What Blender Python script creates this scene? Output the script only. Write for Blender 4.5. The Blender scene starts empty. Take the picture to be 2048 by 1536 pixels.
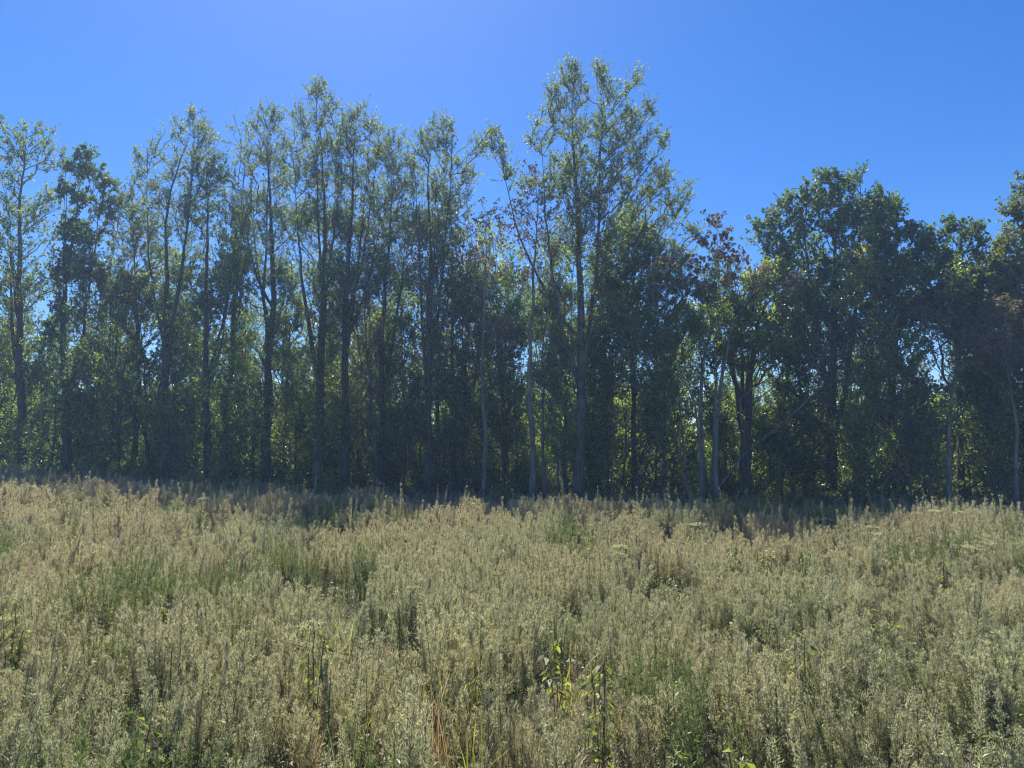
import bpy, math
import numpy as np
from math import radians, sin, cos, tan, pi

# ------------------------------------------------------------------ camera, sky, sun, exposure
sc = bpy.context.scene
col = sc.collection
PITCH = radians(6.15)
CAM_Z = 3.6
FPX = 1365.0
cam_d = bpy.data.cameras.new('camera')
cam = bpy.data.objects.new('camera', cam_d)
col.objects.link(cam)
cam.location = (0, 0, CAM_Z)
cam.rotation_euler = (pi / 2 + PITCH, 0, 0)
cam_d.sensor_width = 36
cam_d.lens = 24.0
cam_d.clip_end = 6000
sc.camera = cam

SUN_EL, SUN_AZ = radians(55.5), radians(-17)      # azimuth from +Y, negative = left
world = bpy.data.worlds.new('World')
sc.world = world
world.use_nodes = True
wn = world.node_tree.nodes
wl = world.node_tree.links
wn.clear()
sky = wn.new('ShaderNodeTexSky')
sky.sky_type = 'NISHITA'
sky.sun_disc = False
sky.sun_elevation = SUN_EL
sky.sun_rotation = SUN_AZ
sky.altitude = 200
sky.air_density = 1.0
sky.dust_density = 0.35
sky.ozone_density = 4.5
bg = wn.new('ShaderNodeBackground')
bg.inputs['Strength'].default_value = 0.079
hs = wn.new('ShaderNodeHueSaturation')
hs.inputs['Saturation'].default_value = 1.36
hs.inputs['Hue'].default_value = 0.511
wo = wn.new('ShaderNodeOutputWorld')
wl.new(sky.outputs[0], hs.inputs['Color'])
wl.new(hs.outputs[0], bg.inputs['Color'])
wl.new(bg.outputs[0], wo.inputs['Surface'])

sun_d = bpy.data.lights.new('sun', 'SUN')
sun_d.energy = 5.0
sun_d.angle = radians(0.53)
sun_d.color = (1.0, 0.95, 0.86)
sun = bpy.data.objects.new('sun', sun_d)
col.objects.link(sun)
sun.rotation_euler = (-(pi / 2 - SUN_EL), 0, -SUN_AZ)   # points down-and-towards the camera
sun.location = (-20, 80, 60)

sc.view_settings.view_transform = 'Standard'
sc.view_settings.look = 'None'
sc.view_settings.gamma = 1
sc.view_settings.exposure = 1.0
sc.view_settings.use_curve_mapping = False
sc.cycles.use_denoising = True
sc.cycles.use_adaptive_sampling = False
sc.cycles.filter_width = 1.15
sc.cycles.denoiser = 'OPENIMAGEDENOISE'
sc.cycles.denoising_input_passes = 'RGB_ALBEDO_NORMAL'
sc.cycles.denoising_prefilter = 'ACCURATE'
sc.cycles.max_bounces = 6
sc.cycles.diffuse_bounces = 3
sc.cycles.glossy_bounces = 2
sc.cycles.transmission_bounces = 4
sc.cycles.transparent_max_bounces = 4
sc.cycles.volume_bounces = 0
sc.cycles.sample_clamp_indirect = 4
sc.cycles.sample_clamp_direct = 0

# ------------------------------------------------------------------ helpers
def sstep(t):
    t = np.clip(t, 0, 1)
    return t * t * (3 - 2 * t)

def ground_z(x, y):
    x = np.asarray(x, float); y = np.asarray(y, float)
    g = 1.45 * sstep((-x + 2) / 38) * sstep((y - 12) / 32)
    g = g + 0.10 * np.sin(x * 0.21 + 1.3) * np.sin(y * 0.17) + 0.05 * np.sin(x * 0.63 + y * 0.41)
    e = np.interp(x, [-46, -35, 0, 27, 36], [50, 47.5, 41, 36, 34])
    k = np.interp(x, [-40, -25, -14, -6, 4, 9, 17, 22, 26], [.55, .55, .42, .62, .72, .38, .26, .58, .60])
    g = g + k * np.exp(-((y - (e - 13.5)) / 4.6) ** 2)
    return g

def ray(px, py):
    u = (px - 1024) / FPX
    v = (768 - py) / FPX
    return u, cos(PITCH) - v * sin(PITCH), sin(PITCH) + v * cos(PITCH)

def at(px, py, d):
    x, y, z = ray(px, py)
    return np.array([x / y * d, d, CAM_Z + z / y * d])

def on_field(px, py, h):
    """the place on the ground whose point h metres up is seen at this pixel"""
    x, y, z = ray(px, py)
    d = 30.0
    for _ in range(40):
        g = float(ground_z(x / y * d, d)) + h
        d = 0.5 * d + 0.5 * min(46, max(4, (CAM_Z - g) / max(1e-4, -z / y)))
    return x / y * d, d

def edge_dist(px):
    """distance of the wood's edge"""
    return float(np.interp(px, [-400, 0, 1024, 2048, 2500], [50, 47.5, 41, 36, 34.5]))

def edge_dist_x(x, y):
    return np.interp(x, [-46, -35, 0, 27, 36], [50, 47.5, 41, 36, 34])

def fast_mesh(name, V, F, attr=None):
    """V (n,3), F (m,k) ; attr: dict name -> per-face float array"""
    V = np.ascontiguousarray(V, np.float32); F = np.ascontiguousarray(F, np.int32)
    me = bpy.data.meshes.new(name)
    m, k = F.shape
    me.vertices.add(len(V)); me.vertices.foreach_set('co', V.ravel())
    me.loops.add(m * k); me.loops.foreach_set('vertex_index', F.ravel())
    me.polygons.add(m)
    me.polygons.foreach_set('loop_start', np.arange(0, m * k, k, dtype=np.int32))
    me.update(calc_edges=True)
    if attr:
        for a, vals in attr.items():
            at_ = me.attributes.new(a, 'FLOAT', 'FACE')
            at_.data.foreach_set('value', np.ascontiguousarray(vals, np.float32))
    return me

class Geo:
    def __init__(s): s.V = []; s.F = []; s.T = []; s.M = []; s.n = 0
    def add(s, V, F, tint=0.5, mat=0):
        V = np.asarray(V, float).reshape(-1, 3); F = np.asarray(F, int).reshape(-1, 4)
        s.V.append(V); s.F.append(F + s.n); s.n += len(V)
        s.T.append(np.full(len(F), tint) if np.isscalar(tint) else np.asarray(tint))
        s.M.append(np.full(len(F), mat, int))
    def mesh(s, name, mats):
        if not s.V: raise ValueError('empty ' + name)
        me = fast_mesh(name, np.concatenate(s.V), np.concatenate(s.F), {'tint': np.concatenate(s.T)})
        for m in mats: me.materials.append(m)
        if len(mats) > 1:
            me.polygons.foreach_set('material_index', np.concatenate(s.M).astype(np.int32))
        return me

def norm(a):
    return a / np.maximum(np.linalg.norm(a, axis=-1, keepdims=True), 1e-9)

def prisms(g, A, B, ra, rb, sides=4, tint=0.5, mat=0):
    """one tapered prism for each segment A->B"""
    A = np.asarray(A, float).reshape(-1, 3); B = np.asarray(B, float).reshape(-1, 3); n = len(A)
    if n == 0: return
    ra = np.broadcast_to(ra, n).astype(float); rb = np.broadcast_to(rb, n).astype(float)
    d = norm(B - A)
    up = np.where(np.abs(d[:, 2:3]) > 0.9, np.array([[1., 0, 0]]), np.array([[0, 0, 1.]]))
    s = norm(np.cross(d, up)); t = np.cross(s, d)
    ang = np.arange(sides) * 2 * pi / sides
    ring = s[:, None] * np.cos(ang)[None, :, None] + t[:, None] * np.sin(ang)[None, :, None]
    V = np.concatenate([A[:, None] + ring * ra[:, None, None], B[:, None] + ring * rb[:, None, None]], 1)
    i = np.arange(sides); j = (i + 1) % sides
    f = np.stack([i, j, j + sides, i + sides], 1)
    F = (f[None] + (np.arange(n) * 2 * sides)[:, None, None]).reshape(-1, 4)
    if not np.isscalar(tint): tint = np.repeat(tint, sides)
    g.add(V.reshape(-1, 3), F, tint, mat)

def tube(g, P, R, sides=9, tint=0.5, mat=0, rough=0.0, rng=None):
    """a continuous tube along P"""
    P = np.asarray(P, float); R = np.asarray(R, float); n = len(P)
    d = norm(np.gradient(P, axis=0))
    up = np.array([0.31, 0.95, 0.05])
    s = norm(np.cross(d, up)); t = np.cross(s, d)
    ang = np.arange(sides) * 2 * pi / sides
    k = 1.0
    if rough and rng is not None:
        k = (1 + rough * (rng.random((1, sides, 1)) - .5) * 1.3 + rough * (rng.random((n, sides, 1)) - .5))
    ring = (s[:, None] * np.cos(ang)[None, :, None] + t[:, None] * np.sin(ang)[None, :, None]) * k
    V = P[:, None] + ring * R[:, None, None]
    i = np.arange(sides); j = (i + 1) % sides
    f = np.stack([i, j, j + sides, i + sides], 1)
    F = (f[None] + (np.arange(n - 1) * sides)[:, None, None]).reshape(-1, 4)
    g.add(V.reshape(-1, 3), F, tint, mat)

def leaves(g, rng, P, D, L, W, tint, mat=0, fold=0.25, roll=None):
    """folded rhombic leaves at P pointing along D"""
    n = len(P)
    if n == 0: return
    L = np.broadcast_to(L, n)[:, None]; W = np.broadcast_to(W, n)[:, None]
    D = norm(D)
    r = rng.normal(size=(n, 3))
    if roll is not None: r = r * roll + np.array([0, 0, 1.0])      # leaf face looks up
    S = norm(np.cross(D, r)); N = np.cross(S, D)
    tip = P + D * L - N * L * 0.12
    mid = P + D * L * 0.42
    a = mid + S * W * 0.5 + N * W * fold
    b = mid - S * W * 0.5 + N * W * fold
    V = np.stack([P, a, tip, b], 1).reshape(-1, 3)
    F = np.arange(4 * n).reshape(-1, 4)
    g.add(V, F, tint, mat)

def rand_dirs(rng, n):
    return norm(rng.normal(size=(n, 3)))

# ------------------------------------------------------------------ materials
def new_mat(name):
    m = bpy.data.materials.new(name); m.use_nodes = True
    m.node_tree.nodes.clear()
    return m, m.node_tree.nodes, m.node_tree.links

def ramp(nodes, stops):
    r = nodes.new('ShaderNodeValToRGB')
    e = r.color_ramp.elements
    while len(e) < len(stops): e.new(0.5)
    for q, (p, c) in zip(e, stops):
        q.position = p; q.color = (*c, 1)
    return r

def leaf_mat(name, stops, transl=0.45, gloss=0.06, rough=0.35, patch=None, patch_scale=0.35, patch_at=0.62, tcol=(2.3, 2.5, .9), tinted=False):
    m, N, L = new_mat(name)
    a = N.new('ShaderNodeAttribute'); a.attribute_name = 'tint'
    r = ramp(N, stops); L.new(a.outputs['Fac'], r.inputs[0])
    c = r.outputs[0]
    if tinted:
        # kind of plant at this place, plus shade painted into the nearer ones
        ia = N.new('ShaderNodeAttribute'); ia.attribute_type = 'INSTANCER'; ia.attribute_name = 'hue'
        mx = N.new('ShaderNodeMix'); mx.data_type = 'RGBA'; mx.blend_type = 'MULTIPLY'
        mx.inputs['Factor'].default_value = 1
        L.new(c, mx.inputs['A']); L.new(ia.outputs['Color'], mx.inputs['B']); c = mx.outputs['Result']
    if patch:
        tc = N.new('ShaderNodeTexCoord'); no = N.new('ShaderNodeTexNoise')
        no.inputs['Scale'].default_value = patch_scale; no.inputs['Detail'].default_value = 3
        L.new(tc.outputs['Object'], no.inputs['Vector'])
        mr = N.new('ShaderNodeMapRange'); mr.inputs['From Min'].default_value = patch_at; mr.inputs['From Max'].default_value = patch_at + .08
        L.new(no.outputs['Fac'], mr.inputs['Value'])
        mx = N.new('ShaderNodeMix'); mx.data_type = 'RGBA'
        L.new(mr.outputs[0], mx.inputs['Factor']); L.new(c, mx.inputs['A']); mx.inputs['B'].default_value = (*patch, 1); c = mx.outputs['Result']
    di = N.new('ShaderNodeBsdfDiffuse'); L.new(c, di.inputs['Color'])
    tr = N.new('ShaderNodeBsdfTranslucent')
    m2 = N.new('ShaderNodeMix'); m2.data_type = 'RGBA'; m2.blend_type = 'MULTIPLY'; m2.inputs['Factor'].default_value = 1
    L.new(c, m2.inputs['A']); m2.inputs['B'].default_value = (*tcol, 1)
    L.new(m2.outputs['Result'], tr.inputs['Color'])
    ms = N.new('ShaderNodeMixShader'); ms.inputs[0].default_value = transl
    L.new(di.outputs[0], ms.inputs[1]); L.new(tr.outputs[0], ms.inputs[2])
    out = N.new('ShaderNodeOutputMaterial')
    if gloss:
        gl = N.new('ShaderNodeBsdfGlossy'); gl.inputs['Roughness'].default_value = rough
        m3 = N.new('ShaderNodeMixShader'); m3.inputs[0].default_value = gloss
        L.new(ms.outputs[0], m3.inputs[1]); L.new(gl.outputs[0], m3.inputs[2]); L.new(m3.outputs[0], out.inputs['Surface'])
    else:
        L.new(ms.outputs[0], out.inputs['Surface'])
    return m

def bark_mat(name, dark, light, scale=9.0, bump=0.6):
    m, N, L = new_mat(name)
    tc = N.new('ShaderNodeTexCoord'); mp = N.new('ShaderNodeMapping'); mp.inputs['Scale'].default_value = (1, 1, 0.16)
    L.new(tc.outputs['Object'], mp.inputs[0])
    n1 = N.new('ShaderNodeTexNoise'); n1.inputs['Scale'].default_value = scale; n1.inputs['Detail'].default_value = 6; n1.inputs['Roughness'].default_value = .65
    L.new(mp.outputs[0], n1.inputs['Vector'])
    n2 = N.new('ShaderNodeTexNoise'); n2.inputs['Scale'].default_value = 0.9; n2.inputs['Detail'].default_value = 3
    L.new(tc.outputs['Object'], n2.inputs['Vector'])
    r = ramp(N, [(0.36, dark), (0.62, light)]); L.new(n1.outputs['Fac'], r.inputs[0])
    r2 = ramp(N, [(0.35, (.62, .64, .6)), (0.65, (1.15, 1.1, 1.0))]); L.new(n2.outputs['Fac'], r2.inputs[0])
    mx = N.new('ShaderNodeMix'); mx.data_type = 'RGBA'; mx.blend_type = 'MULTIPLY'; mx.inputs['Factor'].default_value = 1
    L.new(r.outputs[0], mx.inputs['A']); L.new(r2.outputs[0], mx.inputs['B'])
    b = N.new('ShaderNodeBump'); b.inputs['Strength'].default_value = bump; b.inputs['Distance'].default_value = 0.03
    L.new(n1.outputs['Fac'], b.inputs['Height'])
    p = N.new('ShaderNodeBsdfPrincipled'); p.inputs['Roughness'].default_value = .9; p.inputs['Specular IOR Level'].default_value = .2
    L.new(mx.outputs['Result'], p.inputs['Base Color']); L.new(b.outputs[0], p.inputs['Normal'])
    o = N.new('ShaderNodeOutputMaterial'); L.new(p.outputs[0], o.inputs['Surface'])
    return m

BARK_DARK = bark_mat('bark_dark', (.045, .04, .036), (.12, .11, .095))
BARK_GREY = bark_mat('bark_grey', (.06, .056, .05), (.18, .17, .15))
BARK_PALE = bark_mat('bark_pale', (.10, .092, .08), (.27, .25, .22), 6, .5)
LEAF_SILVER = leaf_mat('leaf_silver_green', [(0, (.065, .085, .042)), (.5, (.13, .16, .075)), (.93, (.21, .23, .115)), (1, (.30, .20, .04))], .5, .04, .5)
LEAF_LIGHT = leaf_mat('leaf_light_green', [(0, (.06, .085, .025)), (.5, (.11, .145, .045)), (.93, (.17, .19, .06)), (1, (.36, .22, .05))], .55, .04, .5, (.20, .17, .04), .5, .6)
LEAF_DARK = leaf_mat('leaf_dark_green', [(0, (.03, .052, .02)), (.6, (.075, .115, .04)), (1, (.15, .18, .065))], .45, .04, .45, (.13, .11, .03), .4, .62)
LEAF_YELLOW = leaf_mat('leaf_yellow_green', [(0, (.075, .11, .03)), (.5, (.16, .205, .05)), (1, (.29, .30, .075))], .55, .06, .4, (.25, .17, .03), .35, .58)
LEAF_RED = leaf_mat('leaf_russet', [(0, (.06, .055, .025)), (.5, (.10, .085, .035)), (.85, (.10, .11, .04)), (1, (.24, .08, .03))], .4, .06, .35, (.06, .08, .03), .4, .52)
LEAF_BROWN = leaf_mat('leaf_dead_brown', [(0, (.07, .052, .036)), (.5, (.15, .115, .08)), (1, (.32, .27, .20))], .4, .05, .5, (.11, .13, .045), .45, .52, tcol=(1.15, 1.05, .65))
LEAF_OLIVE = leaf_mat('leaf_olive', [(0, (.055, .07, .025)), (.5, (.10, .12, .042)), (.95, (.17, .17, .07)), (1, (.33, .22, .06))], .48, .04, .5, (.17, .13, .05), .4, .6)
LEAF_BACK = leaf_mat('leaf_mid_green', [(0, (.045, .075, .024)), (.5, (.12, .165, .05)), (.92, (.22, .26, .08)), (1, (.32, .25, .06))], .58, .06, .4, (.19, .16, .035), .3, .6)
LEAF_BUSH = leaf_mat('leaf_undergrowth', [(0, (.055, .08, .028)), (.5, (.13, .17, .055)), (1, (.24, .27, .085))], .5, .06, .35)

WEED_TOP = leaf_mat('weed_seed_heads', [(0, (.24, .25, .165)), (.5, (.49, .47, .33)), (1, (.78, .72, .54))], .54, .03, .5, tcol=(1.05, 1.0, .8), tinted=True)
WEED_LOW = leaf_mat('weed_green', [(0, (.10, .12, .06)), (.5, (.20, .23, .115)), (1, (.35, .37, .20))], .5, .04, .45, tcol=(1.1, 1.15, .6), tinted=True)
WEED_STEM = leaf_mat('weed_stems', [(0, (.05, .055, .03)), (.5, (.10, .10, .055)), (1, (.24, .20, .12))], .15, .03, .5, tinted=True)
GRASS_DRY = leaf_mat('dry_grass', [(0, (.25, .19, .10)), (.5, (.42, .34, .19)), (1, (.62, .52, .33))], .45, .05, .4, tcol=(1.05, .95, .7), tinted=True)
GRASS_GREEN = leaf_mat('yellow_green_grass', [(0, (.14, .16, .05)), (.5, (.26, .27, .08)), (1, (.42, .38, .14))], .55, .05, .4, tcol=(1.3, 1.3, .7))
POKE = leaf_mat('bright_leaves', [(0, (.07, .10, .03)), (.5, (.14, .18, .05)), (1, (.28, .30, .08))], .55, .04, .5, tcol=(1.5, 1.6, .7))
UMBEL = leaf_mat('white_umbels', [(0, (.30, .29, .25)), (1, (.60, .59, .53))], .35, .0)
SEED_DARK = leaf_mat('dark_seed_heads', [(0, (.03, .022, .018)), (1, (.09, .065, .05))], .1, .03)

# ground
GM, N, L = new_mat('soil_and_litter')
tc = N.new('ShaderNodeTexCoord'); n1 = N.new('ShaderNodeTexNoise'); n1.inputs['Scale'].default_value = 0.8; n1.inputs['Detail'].default_value = 8; n1.inputs['Roughness'].default_value = .7
L.new(tc.outputs['Object'], n1.inputs['Vector'])
n2 = N.new('ShaderNodeTexNoise'); n2.inputs['Scale'].default_value = 14; n2.inputs['Detail'].default_value = 6; n2.inputs['Roughness'].default_value = .75
L.new(tc.outputs['Object'], n2.inputs['Vector'])
r1 = ramp(N, [(.3, (.045, .04, .022)), (.5, (.10, .085, .05)), (.7, (.06, .075, .03))]); L.new(n1.outputs['Fac'], r1.inputs[0])
r2 = ramp(N, [(.3, (.45, .42, .4)), (.7, (1.7, 1.6, 1.4))]); L.new(n2.outputs['Fac'], r2.inputs[0])
mx = N.new('ShaderNodeMix'); mx.data_type = 'RGBA'; mx.blend_type = 'MULTIPLY'; mx.inputs['Factor'].default_value = 1
L.new(r1.outputs[0], mx.inputs['A']); L.new(r2.outputs[0], mx.inputs['B'])
p = N.new('ShaderNodeBsdfPrincipled'); p.inputs['Roughness'].default_value = .95
b = N.new('ShaderNodeBump'); b.inputs['Distance'].default_value = .05; L.new(n2.outputs['Fac'], b.inputs['Height']); L.new(b.outputs[0], p.inputs['Normal'])
L.new(mx.outputs['Result'], p.inputs['Base Color'])
o = N.new('ShaderNodeOutputMaterial'); L.new(p.outputs[0], o.inputs['Surface'])

# ------------------------------------------------------------------ objects
def put(name, me, parent=None, loc=(0, 0, 0)):
    o = bpy.data.objects.new(name, me); col.objects.link(o)
    if parent is not None: o.parent = parent
    o.location = loc
    return o

def thing(name, label, cat, loc=(0, 0, 0), group=None, rz=0.0):
    if len(label.split()) > 16: print('LONG', label)
    o = bpy.data.objects.new(name, None); col.objects.link(o)
    o.location = loc; o.rotation_euler = (0, 0, rz)
    o.empty_display_size = .3
    o['label'] = label; o['category'] = cat
    if group: o['group'] = group
    return o

# ground: one sheet, fine near, out to the horizon
ax = np.concatenate([-np.geomspace(3000, 62, 14), np.linspace(-60, 60, 61), np.geomspace(62, 3000, 14)])
ay = np.concatenate([-np.geomspace(3000, 12, 10), np.linspace(-10, 90, 51), np.geomspace(92, 3000, 14)])
X, Y = np.meshgrid(ax, ay)
Z = ground_z(X, Y)
V = np.stack([X, Y, Z], -1).reshape(-1, 3)
i, j = np.meshgrid(np.arange(len(ax) - 1), np.arange(len(ay) - 1))
k = (j * len(ax) + i).ravel()
gme = fast_mesh('ground', V, np.stack([k, k + 1, k + 1 + len(ax), k + len(ax)], 1))
gme.materials.append(GM)
gme.polygons.foreach_set('use_smooth', [True] * len(gme.polygons))
ground = put('ground', gme); ground['kind'] = 'structure'

# ------------------------------------------------------------------ trees
def connect(rng, P0, L0, T, bf=0.25, rise=0.45, par0=None):
    """join crown points T to the stem nodes P0, each to the node that gives a short and rising way"""
    pos = [p for p in P0]; plen = list(L0); par = list(par0) if par0 is not None else [-1] + list(range(len(P0) - 1))
    n = len(T); T = np.asarray(T)
    best = np.full(n, 1e9); bp = np.zeros(n, int)
    def upd(q, pl, idx):
        d = T - q; hd = np.hypot(d[:, 0], d[:, 1]); dist = np.linalg.norm(d, axis=1)
        pen = np.clip((q[2] - (T[:, 2] - rise * hd)), 0, None)
        c = dist + bf * pl + 1.3 * pen
        m = c < best
        best[m] = c[m]; bp[m] = idx
    for k2 in range(len(P0)): upd(P0[k2], L0[k2], k2)
    done = np.zeros(n, bool)
    for _ in range(n):
        c = np.where(done, 1e9, best); t = int(np.argmin(c)); done[t] = True
        q = T[t]; pa = int(bp[t])
        pos.append(q); par.append(pa); plen.append(plen[pa] + float(np.linalg.norm(q - pos[pa])))
        upd(q, plen[-1], len(pos) - 1)
    return np.array(pos), np.array(par)

def grow(seed, stem, r_base, lobes, n_pts, leaf_size=.16, sprays=3, per=6, spray_len=.7, bark=0, twig_r=.0085,
         droop=0.0, upw=0.35, up_face=None, stem_r_top=.03, sides=9, skip=0.0, lean_noise=.07, cluster=False, bare=None, bf=.62, rise=.95, limb_k=1.0, forks=0):
    """stem: list of points (local). lobes: list of (centre, (rx,ry,rz)). Returns Geo for wood (trunk), limbs, leaves"""
    rng = np.random.default_rng(seed)
    stem = np.asarray(stem, float)
    # resample the stem
    seg = np.linalg.norm(np.diff(stem, axis=0), axis=1); cum = np.concatenate([[0], np.cumsum(seg)]); Ltot = cum[-1]
    ns = max(6, int(Ltot / .6)); tt = np.linspace(0, Ltot, ns)
    S = np.stack([np.interp(tt, cum, stem[:, k2]) for k2 in range(3)], 1)
    for _ in range(3):
        S[1:-1] = (S[:-2] + 2 * S[1:-1] + S[2:]) / 4
    wob = np.cumsum(rng.normal(0, lean_noise * .5, (ns, 2)), 0); wob -= np.linspace(0, 1, ns)[:, None] * wob[-1]
    S[:, :2] += wob
    # crown points
    vol = np.array([rx * ry * rz for _, (rx, ry, rz) in lobes]); w = vol ** .75; w /= w.sum()
    T = []
    for (c, r), wi in zip(lobes, w):
        m = max(3, int(round(wi * n_pts)))
        u = rand_dirs(rng, m) * (rng.random((m, 1)) ** .42)
        T.append(np.asarray(c) + u * np.asarray(r))
    T = np.concatenate(T)
    T = T[T[:, 2] > 0.4]
    zmin = np.percentile(T[:, 2], 2) - 2.5
    ok = np.where(S[:, 2] > max(zmin, S[-1, 2] * .18))[0]
    first = ok[0] if len(ok) else ns // 2
    rs = np.maximum(r_base * .72 * (1 - tt / Ltot) ** .95, stem_r_top * (1.2 - tt / Ltot))
    pre = list(S); pl0 = list(np.linspace(0, Ltot, ns) * .55); pr0 = [-1] + list(range(ns - 1)); pre_r = list(rs); fork_tubes = []
    tops = sorted([c for c, r in lobes], key=lambda c: -c[2])[:max(4, len(lobes) // 2)]
    for _ in range(forks):
        i0 = int(ns * rng.uniform(.22, .55)); c = np.asarray(tops[int(rng.integers(0, len(tops)))], float); A0 = S[i0]
        if c[2] < A0[2] + 2.5: continue
        h_ = c[:2] - A0[:2]
        if np.linalg.norm(h_) < .8: h_ = h_ + rng.normal(0, .9, 2)
        B0 = np.array([A0[0] + h_[0], A0[1] + h_[1], c[2] - .3]); C0 = np.array([A0[0] + h_[0] * .75, A0[1] + h_[1] * .75, A0[2] + (B0[2] - A0[2]) * .33])
        m_ = max(5, int(np.linalg.norm(B0 - A0) / .7)); u_ = np.linspace(0, 1, m_)[:, None]
        Q = (1 - u_) ** 2 * A0 + 2 * u_ * (1 - u_) * C0 + u_ ** 2 * B0
        wq = np.cumsum(rng.normal(0, .035, (m_, 3)), 0); wq -= u_ * wq[-1]; Q = Q + wq; Q[0] = A0
        rq = np.maximum(rs[i0] * rng.uniform(.5, .75) * (1 - u_[:, 0]) ** .9, .018)
        fork_tubes.append((Q, rq))
        for k_ in range(1, m_):
            pre.append(Q[k_]); pl0.append(pl0[i0] + .55 * .7 * k_); pr0.append(i0 if k_ == 1 else len(pre) - 2); pre_r.append(rq[k_])
    n_stem = ns
    pos, par = connect(rng, np.array(pre), np.array(pl0), T, bf, rise, pr0)
    ns = len(pre)
    # penalise nothing below the crown: stems carry limbs only above 'first'
    N_ = len(pos)
    cnt = np.zeros(N_)
    child = np.zeros(N_, int)
    for q in range(ns, N_): child[par[q]] += 1
    cnt[ns:][child[ns:] == 0] = 1
    for q in range(N_ - 1, 0, -1):
        if cnt[q] == 0 and q >= ns: cnt[q] = 1
        cnt[par[q]] += cnt[q]
    R = limb_k * twig_r * 1.9 * np.maximum(cnt, 1) ** .5
    trunk = Geo(); limbs = Geo(); lv = Geo()
    flare = 1 + .55 * np.exp(-tt / .45)
    tube(trunk, S, rs * flare, sides, rng.random(), 0, .10, rng)
    R[:ns] = pre_r
    for Q, rq in fork_tubes: tube(limbs, Q, rq, 7, .5, 0, .1, rng)
    # limbs
    q = np.arange(ns, N_); A = pos[par[q]]; B = pos[q]
    ra = np.minimum(R[q] * 1.1, R[par[q]] * .9); rb = R[q] * .85
    d = B - A; ln = np.linalg.norm(d, axis=1, keepdims=True)
    jit = rng.normal(0, .07, A.shape) * ln
    M1 = A + d * .35 + jit - np.array([0, 0, 1]) * ln * .05 * rng.random((len(q), 1)); 
    jit = rng.normal(0, .06, A.shape) * ln
    M2 = A + d * .7 + jit
    rm1 = ra * .7 + rb * .3; rm2 = ra * .35 + rb * .65
    sd = 5
    prisms(limbs, A, M1, ra, rm1, sd); prisms(limbs, M1, M2, rm1, rm2, sd); prisms(limbs, M2, B, rm2, rb, sd)
    # sprays of twigs with leaves, on thin wood
    thin = np.where((cnt[ns:] <= 4))[0]
    if bare is not None:
        bc, br = bare
        dd = np.linalg.norm((B[thin] - np.asarray(bc)) / np.asarray(br), axis=1)
        keep_leaf = dd > 1
    else:
        keep_leaf = np.ones(len(thin), bool)
    Bp = B[thin]; Ap = M1[thin]
    rep = sprays
    f = rng.random((len(thin), rep, 1)) * .9 + .1
    f[:, 0] = 1.0
    O = Ap[:, None] + (Bp - Ap)[:, None] * f
    out = norm(Bp - Ap)[:, None]
    Dr = norm(out * .7 + rng.normal(0, .6, O.shape) + np.array([0, 0, upw]))
    SL = spray_len * (.5 + rng.random((len(thin), rep, 1)))
    E = O + Dr * SL
    kl = np.repeat(keep_leaf, rep)
    O = O.reshape(-1, 3); E = E.reshape(-1, 3)
    if skip:
        kk = rng.random(len(O)) > skip; O = O[kk]; E = E[kk]; kl = kl[kk]
    mid = (O + E) / 2 + rng.normal(0, .05, O.shape)
    prisms(limbs, O, mid, twig_r, twig_r * .8, 3); prisms(limbs, mid, E, twig_r * .8, twig_r * .45, 3)
    O = O[kl]; E = E[kl]
    ct = rng.random((len(O), 1))
    n = len(O)
    if cluster:
        u = 1 - rng.random((n, per, 1)) ** 2 * .35
        PP = O[:, None] + (E - O)[:, None] * u + rng.normal(0, .07, (n, per, 3))
    else:
        u = rng.random((n, per, 1)) ** .75
        PP = O[:, None] + (E - O)[:, None] * u + rng.normal(0, .035, (n, per, 3))
    DD = norm(E - O)[:, None] * .6 + rng.normal(0, .65, (n, per, 3)) + np.array([0, 0, -droop])
    sz = leaf_size * (.65 + .6 * rng.random((n, per)))
    tint = np.clip(.5 * ct + .5 * rng.random((n, per)) + rng.normal(0, .05, (n, per)), 0, 1)
    leaves(lv, rng, PP.reshape(-1, 3), DD.reshape(-1, 3), sz.ravel(), sz.ravel() * .8, tint.ravel(), roll=up_face)
    return trunk, limbs, lv

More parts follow.
